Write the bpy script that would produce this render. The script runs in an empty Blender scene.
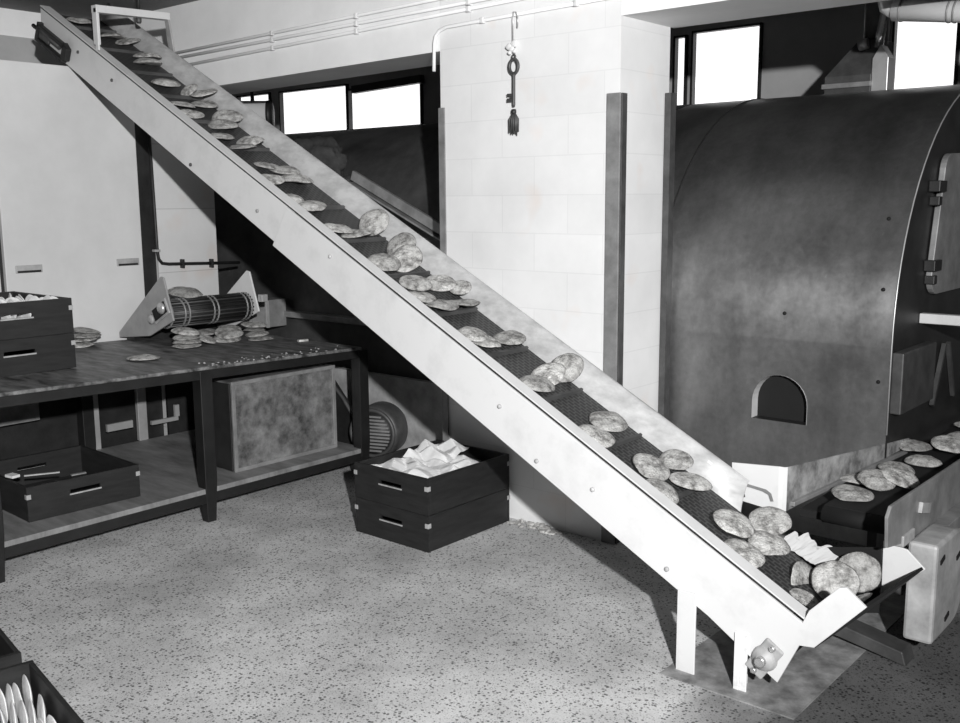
import bpy, bmesh, math, random
from mathutils import Vector, Matrix, noise
random.seed(7)
S = bpy.context.scene
COL = S.collection
PI = math.pi

# ------------------------------------------------------------------ camera
cam_d = bpy.data.cameras.new('camera')
cam = bpy.data.objects.new('camera', cam_d); COL.objects.link(cam)
cam_d.sensor_fit = 'HORIZONTAL'; cam_d.sensor_width = 36.0
cam_d.lens = 36.0 * 999.9 / 960.0
cam_d.clip_start = 0.05; cam_d.clip_end = 100
fw = Vector((-0.64080299, 0.75067653, -0.16079887))
rt = Vector((0.7613205, 0.64833515, -0.00725429))
up = Vector((-0.09880593, 0.12706805, 0.98696054))
m = Matrix((rt, up, -fw)).transposed().to_4x4()
m.translation = Vector((0, 0, 1.65))
cam.matrix_world = m
S.camera = cam

# ------------------------------------------------------------------ world, flash lamp, exposure
w = bpy.data.worlds.new('world'); S.world = w; w.use_nodes = True
w.node_tree.nodes['Background'].inputs[0].default_value = (1, 1, 1, 1)
w.node_tree.nodes['Background'].inputs[1].default_value = 0.022
fl = bpy.data.lights.new('flash_lamp', 'SPOT'); fl.energy = 1850; fl.shadow_soft_size = 0.05
fl.spot_size = math.radians(86); fl.spot_blend = 1.0
flo = bpy.data.objects.new('flash_lamp', fl); COL.objects.link(flo); flo.location = (1.15, -0.5, 2.29)
flo.rotation_euler = (Vector((-4.3, 3.9, 1.25)) - flo.location).to_track_quat('-Z', 'Y').to_euler()
S.view_settings.view_transform = 'Standard'
S.view_settings.look = 'None'
S.view_settings.gamma = 1.0
S.view_settings.use_curve_mapping = False
S.view_settings.exposure = 0.14

# ------------------------------------------------------------------ materials
def g(v): return (v, v, v, 1)

class NT:
    def __init__(s, name, rough=.6, metal=0., spec=.5):
        s.m = bpy.data.materials.new(name); s.m.use_nodes = True
        s.t = s.m.node_tree; s.b = s.t.nodes['Principled BSDF']
        s.b.inputs['Roughness'].default_value = rough
        s.b.inputs['Metallic'].default_value = metal
        s.b.inputs['Specular IOR Level'].default_value = spec
        s.co = s.t.nodes.new('ShaderNodeTexCoord').outputs['Object']
    def link(s, a, b): s.t.links.new(a, b)
    def mapping(s, scale=(1,1,1), rot=(0,0,0), loc=(0,0,0)):
        n = s.t.nodes.new('ShaderNodeMapping'); s.link(s.co, n.inputs['Vector'])
        n.inputs['Scale'].default_value = scale; n.inputs['Rotation'].default_value = rot; n.inputs['Location'].default_value = loc
        return n.outputs[0]
    def noise(s, scale, detail=4, rough=.6, vec=None):
        n = s.t.nodes.new('ShaderNodeTexNoise'); s.link(vec or s.co, n.inputs['Vector'])
        n.inputs['Scale'].default_value = scale; n.inputs['Detail'].default_value = detail; n.inputs['Roughness'].default_value = rough
        return n.outputs['Fac']
    def ramp(s, fac, stops):
        n = s.t.nodes.new('ShaderNodeValToRGB'); s.link(fac, n.inputs[0])
        e = n.color_ramp.elements
        while len(e) < len(stops): e.new(.5)
        for i, (p, v) in enumerate(stops): e[i].position = p; e[i].color = v if isinstance(v, tuple) else g(v)
        return n.outputs[0]
    def mul(s, a, b, f=1.0, mode='MULTIPLY'):
        n = s.t.nodes.new('ShaderNodeMixRGB'); n.blend_type = mode; n.inputs[0].default_value = f
        for i, x in ((1, a), (2, b)):
            if isinstance(x, (int, float)): n.inputs[i].default_value = g(x)
            else: s.link(x, n.inputs[i])
        return n.outputs[0]
    def color(s, c):
        if isinstance(c, (int, float)): s.b.inputs['Base Color'].default_value = g(c)
        else: s.link(c, s.b.inputs['Base Color'])
        return s
    def bump(s, h, strength=.3, dist=.01):
        n = s.t.nodes.new('ShaderNodeBump'); n.inputs['Strength'].default_value = strength; n.inputs['Distance'].default_value = dist
        s.link(h, n.inputs['Height']); s.link(n.outputs[0], s.b.inputs['Normal']); return s
    def rnd(s): return s.t.nodes.new('ShaderNodeObjectInfo').outputs['Random']

def mottled(name, lo, hi, scale=6, rough=.6, metal=0., detail=5, bump=0, spec=.5, stretch=(1,1,1), p0=.3, p1=.7):
    n = NT(name, rough, metal, spec)
    f = n.noise(scale, detail, .65, n.mapping(stretch))
    n.color(n.ramp(f, [(p0, lo), (p1, hi)]))
    if bump: n.bump(f, bump, .004)
    return n.m

def block_wall(name, bw, bh, base, mortar, rot, strength=1.0):
    n = NT(name, .75)
    v = n.mapping((1,1,1), rot)
    b = n.t.nodes.new('ShaderNodeTexBrick'); n.link(v, b.inputs['Vector'])
    b.inputs['Scale'].default_value = 1; b.inputs['Brick Width'].default_value = bw; b.inputs['Row Height'].default_value = bh
    b.inputs['Mortar Size'].default_value = .0035; b.inputs['Mortar Smooth'].default_value = .6
    b.inputs['Color1'].default_value = g(base); b.inputs['Color2'].default_value = g(base*.96); b.inputs['Mortar'].default_value = g(mortar)
    d = n.ramp(n.noise(2.2, 5), [(.3, .86), (.65, 1.0)])
    st = n.ramp(n.noise(3.5, 2), [(.62, (1,1,1,1)), (.78, (.97,.90,.86,1))])
    n.color(n.mul(n.mul(b.outputs['Color'], d), st)).bump(b.outputs['Fac'], -.25*strength, .004)
    return n.m

M = {}
M['pier'] = block_wall('painted_block_pier', .40, .185, .80, .72, (PI/2, 0, 0), .5)
M['leftwall'] = block_wall('painted_block_left', .40, .145, .62, .42, (PI/2, 0, PI/2))
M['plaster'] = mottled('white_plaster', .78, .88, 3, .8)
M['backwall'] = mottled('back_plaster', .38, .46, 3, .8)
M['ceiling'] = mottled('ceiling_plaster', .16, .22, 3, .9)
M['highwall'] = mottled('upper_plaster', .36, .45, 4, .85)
M['panel'] = mottled('painted_panel', .54, .63, 2.2, .55)
M['white'] = mottled('white_enamel', .53, .63, 5, .45, 0, 6, p0=.25, p1=.5)
M['whitedirty'] = mottled('stained_white_metal', .28, .74, 9, .5, 0, 8, p0=.22, p1=.5)
M['guard'] = mottled('floury_galvanised', .28, .54, 7, .5, .1, 8, p0=.25, p1=.62, stretch=(1,2,2))
M['torn'] = mottled('floured_sheet', .22, .42, 30, .6, 0, 8, p0=.25, p1=.4)
M['dark'] = mottled('dark_metal', .012, .03, 8, .5, .2)
M['darkgrey'] = mottled('dark_grey_metal', .05, .10, 10, .5, .3)
M['midgrey'] = mottled('mid_grey_metal', .16, .30, 9, .5, .2)
M['castgrey'] = mottled('cast_grey', .22, .5, 7, .6, .1, 8)
M['galv'] = mottled('galvanised', .45, .6, 6, .35, .5)
M['chrome'] = mottled('bright_metal', .55, .7, 6, .25, .8)
M['wood'] = mottled('dark_crate_wood', .006, .018, 7, .55, 0, 6, stretch=(1,1,6))
M['woodin'] = mottled('dark_crate_wood_inside', .010, .022, 7, .7)
M['tablewood'] = mottled('worn_dark_table', .025, .26, 5, .5, 0, 8, stretch=(1.2,4,4), p0=.35, p1=.72)
M['tablelegs'] = mottled('dark_table_frame', .005, .013, 9, .5)
M['shelf'] = mottled('shelf_board', .10, .26, 3, .6, 0, 6, stretch=(1,4,1))
M['tin'] = mottled('blackened_tin', .06, .48, 11, .42, .5, 10, p0=.3, p1=.75)
M['dirtyrail'] = mottled('sooty_rail', .10, .42, 12, .6, 0, 9, p0=.35, p1=.68)
M['plate'] = mottled('grey_side_plate', .24, .36, 5, .5)
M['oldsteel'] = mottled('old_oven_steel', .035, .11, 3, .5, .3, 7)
M['paper'] = mottled('white_paper', .62, .80, 8, .8)
M['cloth'] = mottled('dark_sacking', .02, .06, 10, .9)
M['rubber'] = mottled('black_slot', .002, .005, 5, .8)
M['glass'] = None

# oven steel
n = NT('oven_steel', .45, .88, .5)
n.b.inputs['Anisotropic'].default_value = .66; n.b.inputs['Anisotropic Rotation'].default_value = .25
tg = n.t.nodes.new('ShaderNodeTangent'); tg.direction_type = 'RADIAL'; tg.axis = 'X'; n.link(tg.outputs[0], n.b.inputs['Tangent'])
f1 = n.ramp(n.noise(1.5, 6, .62, n.mapping((1.6,1,.8))), [(.28, .16), (.52, .29), (.75, .44)])
f2 = n.ramp(n.noise(28, 4, .7), [(.3, .80), (.7, 1.0)])
sc = n.ramp(n.noise(16, 5, .7, n.mapping((4, 1, 1))), [(.62, 1.0), (.8, 1.3)])
n.color(n.mul(n.mul(f1, f2), sc)); n.link(n.ramp(n.noise(7, 5), [(.3, .34), (.7, .44)]), n.b.inputs['Roughness'])
M['oven'] = n.m
# terrazzo floor
n = NT('terrazzo', .55, 0, .4)
def vor(scale, lo, hi, thr0, thr1):
    v = n.t.nodes.new('ShaderNodeTexVoronoi'); n.link(n.co, v.inputs['Vector']); v.inputs['Scale'].default_value = scale
    sel = n.ramp(v.outputs['Color'], [(thr0, 1.0), (thr1, 0.0)])
    dist = n.ramp(v.outputs['Distance'], [(.28, 1.0), (.46, 0.0)])
    return n.ramp(n.mul(sel, dist), [(.2, hi), (.8, lo)])
chips = n.mul(vor(75, .22, 1.0, .42, .45), vor(140, .45, 1.0, .40, .46))
base = n.ramp(n.noise(2.0, 6, .65), [(.28, .46), (.7, .70)])
sp = n.ramp(n.noise(160, 2), [(.3, .82), (.7, 1.08)])
dirt = n.ramp(n.noise(1.1, 7, .7, n.mapping((1,1,1), loc=(3.1,.7,0))), [(.36, .70), (.56, 1.0)])
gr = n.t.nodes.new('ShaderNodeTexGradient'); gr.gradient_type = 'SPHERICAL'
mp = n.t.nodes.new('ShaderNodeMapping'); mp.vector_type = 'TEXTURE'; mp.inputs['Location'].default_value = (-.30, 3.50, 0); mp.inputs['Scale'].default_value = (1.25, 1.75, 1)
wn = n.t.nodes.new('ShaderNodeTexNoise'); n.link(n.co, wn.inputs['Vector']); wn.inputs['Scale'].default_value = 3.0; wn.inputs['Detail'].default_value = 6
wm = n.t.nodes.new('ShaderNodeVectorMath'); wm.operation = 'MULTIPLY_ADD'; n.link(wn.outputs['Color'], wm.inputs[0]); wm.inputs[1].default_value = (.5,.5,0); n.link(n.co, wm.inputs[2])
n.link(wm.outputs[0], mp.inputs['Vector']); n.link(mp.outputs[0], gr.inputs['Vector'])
shade_dirt = n.ramp(gr.outputs['Fac'], [(.20, 1.0), (.42, .22)])  # conveyor shade and flash falloff painted into the floor colour, along with dirt
n.color(n.mul(n.mul(n.mul(n.mul(base, chips), sp), dirt), shade_dirt))
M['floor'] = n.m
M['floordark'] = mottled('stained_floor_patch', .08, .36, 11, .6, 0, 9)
# belt
n = NT('mesh_belt', .5, .3)
wv = n.t.nodes.new('ShaderNodeTexBrick'); n.link(n.mapping((1,1,1), (0, -math.radians(27.635), 0)), wv.inputs['Vector'])
wv.inputs['Scale'].default_value = 1; wv.inputs['Brick Width'].default_value = .036; wv.inputs['Row Height'].default_value = .02
wv.inputs['Mortar Size'].default_value = .0035; wv.inputs['Color1'].default_value = g(.020); wv.inputs['Color2'].default_value = g(.032); wv.inputs['Mortar'].default_value = g(.085)
n.color(wv.outputs['Color']).bump(wv.outputs['Fac'], -.5, .003)
M['belt'] = n.m
# bread
n = NT('pita_bread', .7, 0, .25)
bl = n.ramp(n.noise(2.3, 6, .62), [(.32, (.14,.137,.132,1)), (.44, (.38,.375,.365,1)), (.56, (.62,.615,.60,1)), (.75, (.76,.755,.74,1))])
sp = n.ramp(n.noise(14, 4, .7), [(.32, .62), (.55, 1.0)])
rv = n.ramp(n.rnd(), [(0, .72), (1, 1.10)])
n.color(n.mul(n.mul(bl, sp), rv)).bump(n.noise(7, 5, .65), .5, .06)
M['pita'] = n.m
M['pita_pale'] = mottled('pale_pita_bread', .62, .88, 2.5, .7, 0, 5, .3)
# daylit window panes
n = NT('daylit_frosted_pane', .3)
n.color(.8); n.b.inputs['Emission Color'].default_value = (1, .995, 1, 1); n.b.inputs['Emission Strength'].default_value = 1.15
M['pane'] = n.m

# ------------------------------------------------------------------ mesh builder
class MB:
    def __init__(s): s.bm = bmesh.new()
    def poly_prism(s, pts, d):
        """closed polygon (3-D points) extruded by vector d"""
        d = Vector(d); a = [s.bm.verts.new(p) for p in pts]; b = [s.bm.verts.new(Vector(p)+d) for p in pts]
        k = len(pts)
        s.bm.faces.new(a); s.bm.faces.new(b[::-1])
        for i in range(k): s.bm.faces.new((a[i], b[i], b[(i+1)%k], a[(i+1)%k]))
        return s
    def box(s, x0, x1, y0, y1, z0, z1):
        return s.poly_prism([(x0,y0,z0),(x1,y0,z0),(x1,y1,z0),(x0,y1,z0)], (0,0,z1-z0))
    def obox(s, c, ax, ay, az):
        """oriented box: centre and three half-axis vectors"""
        c, ax, ay, az = map(Vector, (c, ax, ay, az))
        return s.poly_prism([c-ax-ay-az, c+ax-ay-az, c+ax+ay-az, c-ax+ay-az], az*2)
    def tube(s, pts, r, seg=12, cap=True, rend=None):
        pts = [Vector(p) for p in pts]; rings = []
        prev = None
        for i, p in enumerate(pts):
            t = (pts[min(i+1, len(pts)-1)] - pts[max(i-1, 0)]).normalized()
            if prev is None:
                a = t.orthogonal().normalized()
            else:
                a = (prev - t*prev.dot(t)).normalized()
            prev = a; b = t.cross(a)
            rr = r if not isinstance(r, (list, tuple)) else r[i]
            rings.append([s.bm.verts.new(p + a*math.cos(2*PI*k/seg)*rr + b*math.sin(2*PI*k/seg)*rr) for k in range(seg)])
        for i in range(len(rings)-1):
            for k in range(seg):
                f = s.bm.faces.new((rings[i][k], rings[i][(k+1)%seg], rings[i+1][(k+1)%seg], rings[i+1][k])); f.smooth = True
        if cap: s.bm.faces.new(rings[0][::-1]); s.bm.faces.new(rings[-1])
        return s
    def cyl(s, a, b, r, seg=20): return s.tube([a, b], r, seg)
    def sheet(s, grid, smooth=True, thick=None):
        """grid[i][j] of points -> quad sheet (optionally solid, thick is an offset vector)"""
        V = [[s.bm.verts.new(p) for p in row] for row in grid]
        def quads(V, flip):
            for i in range(len(V)-1):
                for j in range(len(V[0])-1):
                    q = (V[i][j], V[i][j+1], V[i+1][j+1], V[i+1][j])
                    f = s.bm.faces.new(q[::-1] if flip else q); f.smooth = smooth
        quads(V, False)
        if thick is not None:
            t = Vector(thick); W = [[s.bm.verts.new(v.co + t) for v in row] for row in V]
            quads(W, True)
            def rim(a, b):
                for k in range(len(a)-1): s.bm.faces.new((a[k], b[k], b[k+1], a[k+1]))
            rim(V[0], W[0]); rim(V[-1][::-1], W[-1][::-1])
            rim([r[0] for r in V][::-1], [r[0] for r in W][::-1]); rim([r[-1] for r in V], [r[-1] for r in W])
        return s
    def lathe(s, prof, c, axis, seg=24):
        axis = Vector(axis).normalized(); a = axis.orthogonal().normalized(); b = axis.cross(a); c = Vector(c)
        rings = [[s.bm.verts.new(c + axis*h + (a*math.cos(2*PI*k/seg)+b*math.sin(2*PI*k/seg))*max(r, 1e-4)) for k in range(seg)] for r, h in prof]
        for i in range(len(rings)-1):
            for k in range(seg):
                f = s.bm.faces.new((rings[i][k], rings[i][(k+1)%seg], rings[i+1][(k+1)%seg], rings[i+1][k])); f.smooth = True
        s.bm.faces.new(rings[0][::-1]); s.bm.faces.new(rings[-1])
        return s
    def torus(s, c, axis, R, r, seg=24, sseg=8, sx=1.0):
        axis = Vector(axis).normalized(); a = Vector((0,0,1)) if abs(axis.z) < .9 else Vector((1,0,0)); b = axis.cross(a); c = Vector(c)
        rings = []
        for k in range(seg):
            u = 2*PI*k/seg; d = a*math.cos(u) + b*math.sin(u)*sx
            rings.append([s.bm.verts.new(c + d*R + (d.normalized()*math.cos(2*PI*j/sseg)+axis*math.sin(2*PI*j/sseg))*r) for j in range(sseg)])
        for k in range(seg):
            for j in range(sseg):
                f = s.bm.faces.new((rings[k][j], rings[(k+1)%seg][j], rings[(k+1)%seg][(j+1)%sseg], rings[k][(j+1)%sseg])); f.smooth = True
        return s
    def build(s, name, mat, parent=None, root=(0,0,0), bevel=0., at=None):
        bmesh.ops.recalc_face_normals(s.bm, faces=s.bm.faces)
        off = Vector(at) if at is not None else Vector(root)
        me = bpy.data.meshes.new(name)
        for v in s.bm.verts: v.co -= off
        s.bm.to_mesh(me); s.bm.free(); me.materials.append(mat)
        o = bpy.data.objects.new(name, me); COL.objects.link(o)
        if parent is not None: o.parent = parent
        elif at is not None: o.location = off
        if bevel:
            b = o.modifiers.new('bevel', 'BEVEL'); b.width = bevel; b.segments = 2; b.limit_method = 'ANGLE'; b.angle_limit = .7
        return o

def tag(o, label, cat, group=None, kind=None):
    o['label'] = label; o['category'] = cat
    if group: o['group'] = group
    if kind: o['kind'] = kind
    return o
def empty(name, loc, label, cat, group=None):
    o = bpy.data.objects.new(name, None); COL.objects.link(o); o.location = loc; o.empty_display_size = .05
    return tag(o, label, cat, group)
def struct(mb, name, mat, bevel=0.):
    o = mb.build(name, mat, bevel=bevel); o['kind'] = 'structure'; return o

# ================================================================== SETTING
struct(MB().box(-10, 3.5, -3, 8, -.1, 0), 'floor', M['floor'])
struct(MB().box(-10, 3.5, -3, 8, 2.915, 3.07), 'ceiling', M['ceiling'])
# pier between the two oven bays
struct(MB().box(-3.61, -2.515, 3.93, 4.36, 0, 2.97), 'wall_pier', M['pier'])
# lintels over the bays (left one carries the conduits)
struct(MB().poly_prism([(-7.6,3.93,2.345),(-3.61,3.93,2.40),(-3.61,3.93,2.97),(-7.6,3.93,2.97)], (0,.36,0)), 'trim_1', M['plaster'])
struct(MB().poly_prism([(-2.515,3.93,2.447),(1.5,3.93,2.447),(1.5,3.93,2.97),(-2.515,3.93,2.97)], (0,.46,0)), 'trim_2', M['plaster'])
# left wall: block pier, then the sliding panels
struct(MB().box(-5.80, -5.65, 3.50, 3.94, 0, 2.40), 'wall_left', M['leftwall'])
struct(MB().box(-5.80, -5.70, 0.2, 3.52, 0, .78), 'shade_board_left', M['dark'])  # wall base coloured dark to stand for the shade under the table
struct(MB().box(-5.66, -5.64, 3.50, 3.94, 0, .60), 'shade_board_pier', M['dark'])  # added dark strip, paints the under-table shade onto the block pier
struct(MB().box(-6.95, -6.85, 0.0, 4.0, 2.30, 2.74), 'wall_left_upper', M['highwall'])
struct(MB().box(-7.0, -6.86, 0.0, 4.0, 2.74, 2.97), 'wall_left_top', M['plaster'])
# back wall with its window openings
BY = 6.9
def backwall():
    mb = MB()
    wins = [(-9.35,-8.78,2.05,2.78),(-8.62,-7.565,2.05,2.775),(-7.555,-6.555,2.05,2.72),(-3.935,-3.825,2.05,2.84),(-3.785,-3.235,2.05,2.86),(-2.33,-1.92,2.05,2.86)]
    xs = -10.0
    for (a,b,z0,z1) in wins:
        mb.box(xs, a, BY, BY+.15, 0, 2.97); mb.box(a, b, BY, BY+.15, 0, z0); mb.box(a, b, BY, BY+.15, z1, 2.97); xs = b
    mb.box(xs, 2.0, BY, BY+.15, 0, 2.97)
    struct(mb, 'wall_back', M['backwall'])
    for i, (a,b,z0,z1) in enumerate(wins):
        fr = MB()
        t = .016
        for q in ((a,a+t,z0,z1),(b-t,b,z0,z1),(a,b,z1-t,z1),(a,b,z0,z0+t)): fr.box(q[0],q[1],BY-.03,BY+.06,q[2],q[3])
        f = fr.build('window_%d' % (i+1), M['dark']); f['kind'] = 'structure'
        p = MB().box(a+t, b-t, BY+.02, BY+.03, z0+t, z1-t).build('pane', M['pane'], f)
backwall()

# ================================================================== corner guards, strips
def angle(x, y, z0, z1, wx, wy, sx, name, label, mat):
    """steel angle wrapped on a corner: one flange on the front face, one on the side face"""
    r = empty(name, (x, y, z0), label, 'corner guard')
    t = .008
    xa, xb = (x-wx, x+t) if sx > 0 else (x-t, x+wx)
    MB().box(xa, xb, y-t-.004, y-.004, z0, z1).build('front_flange', mat, r, (x,y,z0), .002)
    sa, sb = (x+.002, x+.002+t) if sx > 0 else (x-.002-t, x-.002)
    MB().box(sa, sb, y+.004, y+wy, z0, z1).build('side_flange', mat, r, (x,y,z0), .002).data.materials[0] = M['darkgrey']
    return r
angle(-2.515, 3.93, .0, 2.115, .065, .045, 1, 'corner_guard', 'dark steel corner guard strip wrapped on the right front corner of the white pier', M['midgrey'])
angle(-3.61, 3.93, .0, 2.115, .034, .07, -1, 'corner_guard', 'pale grey corner guard strip on the left front corner of the white pier', M['midgrey'])
tag(MB().box(-2.507, -2.475, 4.31, 4.36, 0, 2.14).build('edge_strip', M['darkgrey'], at=(-2.48,4.33,0)), 'dark upright steel strip between the white pier and the big steel oven', 'strip')
# conduits on the lintel
def conduit(pts, label, clamps=()):
    r = empty('conduit', pts[0], label, 'conduit', None)
    MB().tube(pts, .009, 10).build('pipe', M['plaster'], r, pts[0])
    for c in clamps: MB().box(c[0]-.010, c[0]+.010, 3.904, 3.93, c[1]-.014, c[1]+.014).build('clamp', M['whitedirty'], r, pts[0], .003)
    return r
def lin(a, b, X): return a[1]+(b[1]-a[1])*(X-a[0])/(b[0]-a[0])
A1, B1 = (-5.487,2.534), (-3.461,2.579)
A2, B2 = (-5.483,2.587), (-3.461,2.612)
A3, B3 = (-5.480,2.622), (-3.582,2.655)
for (a, b, lab, e) in ((A1,B1,'lowest of the three long parallel conduits along the wall above the left opening',-2.0),(A2,B2,'middle one of the three long parallel conduits above the left opening',-2.0),(A3,B3,'uppermost of the three long parallel conduits above the left opening',-2.0)):
    conduit([(-7.4,3.915,lin(a,b,-7.4)), (e,3.915,lin(a,b,e))], lab, [(x, lin(a,b,x)) for x in (-6.4,-4.952,-4.217,-3.4)])
conduit([(-3.64,3.915,2.30),(-3.635,3.915,2.44),(-3.625,3.915,2.475),(-3.60,3.915,2.498),(-3.55,3.915,2.511),(-2.52,3.915,2.53)],
        'thin conduit bending down the edge of the pier beside the left opening', [(-3.31,2.516),(-2.75,2.527)])

# ================================================================== sliding panels of the left wall
def panel(y0, y1, label, pulls):
    r = empty('sliding_panel', (-5.66, y0, .78), label, 'sliding panel')
    L = (-5.66, y0, .78)
    MB().box(-5.70, -5.66, y0, y1, .78, 2.42).build('board', M['panel'], r, L, .004)
    for (a, b, z) in pulls:
        h = MB().box(-5.662, -5.654, a, b, z-.022, z+.022).build('finger_pull', M['castgrey'], r, L, .003)
        MB().box(-5.656, -5.652, a+.01, b-.01, z-.02, z-.008).build('recess', M['dark'], h, L)
panel(2.545, 3.40, 'tall off white sliding panel behind the crates, with two small finger pulls', [(2.60,2.755,1.273),(3.22,3.37,1.28)])
panel(.6, 2.515, 'off white sliding panel at the very left edge, left of a dark upright gap', [])
tag(MB().box(-5.74,-5.675,3.405,3.50,.78,2.42).build('door_post', M['dark'], at=(-5.7,3.45,.78)), 'dark upright post between the sliding panel and the grey block wall', 'post')
tag(MB().box(-5.74,-5.69,2.512,2.548,.78,2.42).build('door_post', M['dark'], at=(-5.7,2.53,.78)), 'dark narrow upright between the two off white panels', 'post')
def darkpipe():
    L = (-5.63,3.485,2.3)
    r = empty('dark_pipe', L, 'thin dark pipe running down beside the dark post and turning right along the block wall', 'pipe')
    MB().tube([(-5.63,3.472,2.40),(-5.63,3.485,1.34),(-5.63,3.492,1.29),(-5.63,3.515,1.262),(-5.63,3.56,1.255),(-5.63,4.10,1.236)], .010, 10).build('pipe', M['dark'], r, L)
    for y, z in ((3.662,1.252),(3.881,1.243)): MB().box(-5.65,-5.616,y-.008,y+.008,z-.028,z+.028).build('clamp', M['dark'], r, L, .002)
    MB().box(-5.65,-5.616,3.46,3.50,1.335,1.35).build('clamp', M['castgrey'], r, L, .002)
darkpipe()

# ================================================================== OVENS (barrel sheet over a steel body)
OY, OR, OCY, OCZ = 4.38, 1.20, 5.58, 1.0
def barrel_profile(n=28, a1=2.2):
    return [(OCY-OR*math.cos(a1*i/n), OCZ+OR*math.sin(a1*i/n)) for i in range(n+1)]
def right_oven():
    L = (-2.2, OY, 0)
    r = empty('oven', L, 'big dark steel oven with a curved front filling the right bay, small arched mouth', 'oven')
    x0, x1 = -2.95, -1.415
    prof = barrel_profile()
    mb = MB()
    mb.sheet([[(x0, y, z), (x0+.35, y, z), (x0+.75,y,z), (x1-.4,y,z), (x1, y, z)] for y, z in prof])
    # flat lower front with the arched mouth cut out
    hx0, hx1, hz0 = -2.040, -1.772, .612
    c, rr = (hx0+hx1)/2, (hx1-hx0)/2; hc = hz0+.085
    arch = [(hx0, hz0)] + [(c - rr*math.cos(PI*i/16), hc + rr*1.0*math.sin(PI*i/16)) for i in range(17)] + [(hx1, hz0)]
    bm = mb.bm
    def V(x, z): return bm.verts.new((x, OY, z))
    outer = [V(x0,.10), V(x1,.10), V(x1,OCZ), V(x0,OCZ)]
    inner = [V(x,z) for x, z in arch]
    ed = []
    for loop in (outer, inner):
        for i in range(len(loop)): ed.append(bm.edges.new((loop[i], loop[(i+1)%len(loop)])))
    bmesh.ops.triangle_fill(bm, use_beauty=True, use_dissolve=False, edges=ed)
    kill = [f for f in bm.faces if len(f.verts)==3 and hx0 < f.calc_center_median().x < hx1 and all(v in inner for v in f.verts)]
    bmesh.ops.delete(bm, geom=kill, context='FACES_ONLY')
    mb.build('curved_sheet', M['oven'], r, L)
    # mouth: pale reveal ring and black chamber
    rev = MB()
    rev.sheet([[(x, OY-.004, z), (x, OY+.06, z)] for x, z in arch], False)
    rev.build('mouth_lining', M['white'], r, L)
    MB().box(hx0-.12,hx1+.12, OY+.062, OY+.5, hz0-.2, hz0+.5).build('chamber', M['rubber'], r, L)
    MB().sheet([[(hx0,OY-.002,hz0),(hx1,OY-.002,hz0)],[(hx0,OY+.11,hz0),(hx1,OY+.11,hz0)]], False).build('mouth_sill', M['dark'], r, L)
    # end cap, facing the cross conveyor
    full = [(OY,.10)] + prof + [(prof[-1][0], .10)]
    full = [(OCY+(y-OCY)*.996, OCZ+(z-OCZ)*.996) for y, z in full]
    MB().poly_prism([(x1-.001, y, z) for y, z in full], (-.03,0,0)).build('end_plate', M['dark'], r, L)
    # thin bright edge trim along the right end of the sheet
    path = [(x1+.004, OY-.003, .62)] + [(x1+.004, y-.003*math.cos(.1), z+.002) for y, z in prof[:22]]
    MB().tube(path, .0035, 6).build('edge_trim', M['galv'], r, L)
    # seam hoop near the left end
    MB().tube([(-2.58, y-.002, z+.001) for y, z in prof[:24]], .004, 6).build('seam', M['dark'], r, L)
    # inspection door on the end plate
    d0, d1, e0, e1 = 4.80, 5.62, 1.20, 1.86
    pts = []
    rc = .09
    for (cy, cz, a0) in ((d1-rc, e0+rc, -PI/2), (d1-rc, e1-rc, 0), (d0+rc+.08, e1-rc-.02, PI/2), (d0+rc-.02, e0+rc, PI)):
        for i in range(7):
            a = a0 + PI/2*i/6; pts.append((x1+.004, cy+rc*math.cos(a), cz+rc*math.sin(a)))
    door = MB().poly_prism(pts, (.028,0,0)).build('inspection_door', M['midgrey'], r, L, .004)
    for z in (1.69, 1.335):
        MB().box(x1, x1+.05, 4.755, 4.86, z-.025, z+.025).box(x1, x1+.045, 4.775, 4.82, z-.085, z-.045).build('hinge', M['dark'], door, L, .004)
    MB().box(x1, x1+.05, 4.40, 4.86, .71, .98).build('end_casing', M['darkgrey'], r, L, .006)
    MB().box(x1, x1+.9, 4.74, 4.79, 1.075, 1.12).build('bracket_bar', M['white'], r, L, .004)
    MB().obox((x1+.02,5.02,.80),(.01,0,0),(0,.07,.14),(0,.009,-.005)).obox((x1+.02,5.22,.80),(.01,0,0),(0,-.07,.14),(0,.009,.005)).build('brace', M['darkgrey'], r, L)
    for (x, z) in ((-1.90,1.12),(-1.50,1.55),(-1.47,1.25),(-1.46,.85)):
        MB().lathe([(.009,0),(.008,.005),(.001,.007)], (x, OY-.001 if z<.95 else OCY-math.sqrt(OR**2-(z-OCZ)**2)-.001, z), (0,-1,0), 10).build('rivet', M['rubber'], r, L)
right_oven()
def left_oven():
    L = (-5.2, OY, 0)
    r = empty('oven', L, 'second curved steel oven seen through the left opening behind the conveyor', 'oven')
    x0, x1 = -7.6, -3.05
    prof = [(OY,.10)] + barrel_profile()
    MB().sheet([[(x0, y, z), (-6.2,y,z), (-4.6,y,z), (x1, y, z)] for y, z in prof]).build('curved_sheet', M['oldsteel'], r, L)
    full = prof + [(prof[-1][0], .10)]
    MB().poly_prism([(x1, y, z) for y, z in full], (.03,0,0)).build('end_plate', M['dark'], r, L)
    MB().poly_prism([(x0, y, z) for y, z in full], (-.03,0,0)).build('end_plate', M['dark'], r, L)
    MB().box(x0, -4.5, OY-.07, OY, .86, .90).build('ledge', M['midgrey'], r, L, .004)
    # sloping rail along the front
    a, b = Vector((-4.70,4.30,1.80)), Vector((-3.66,4.30,1.345)); d = (b-a)/2
    nrm = Vector((.40,0,.916))
    MB().obox((a+b)/2, d, (0,.012,0), nrm*.030).obox((a+b)/2-nrm*.05, d, (0,.03,0), nrm*.006).build('sloping_rail', M['midgrey'], r, L, .003)
left_oven()
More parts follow.
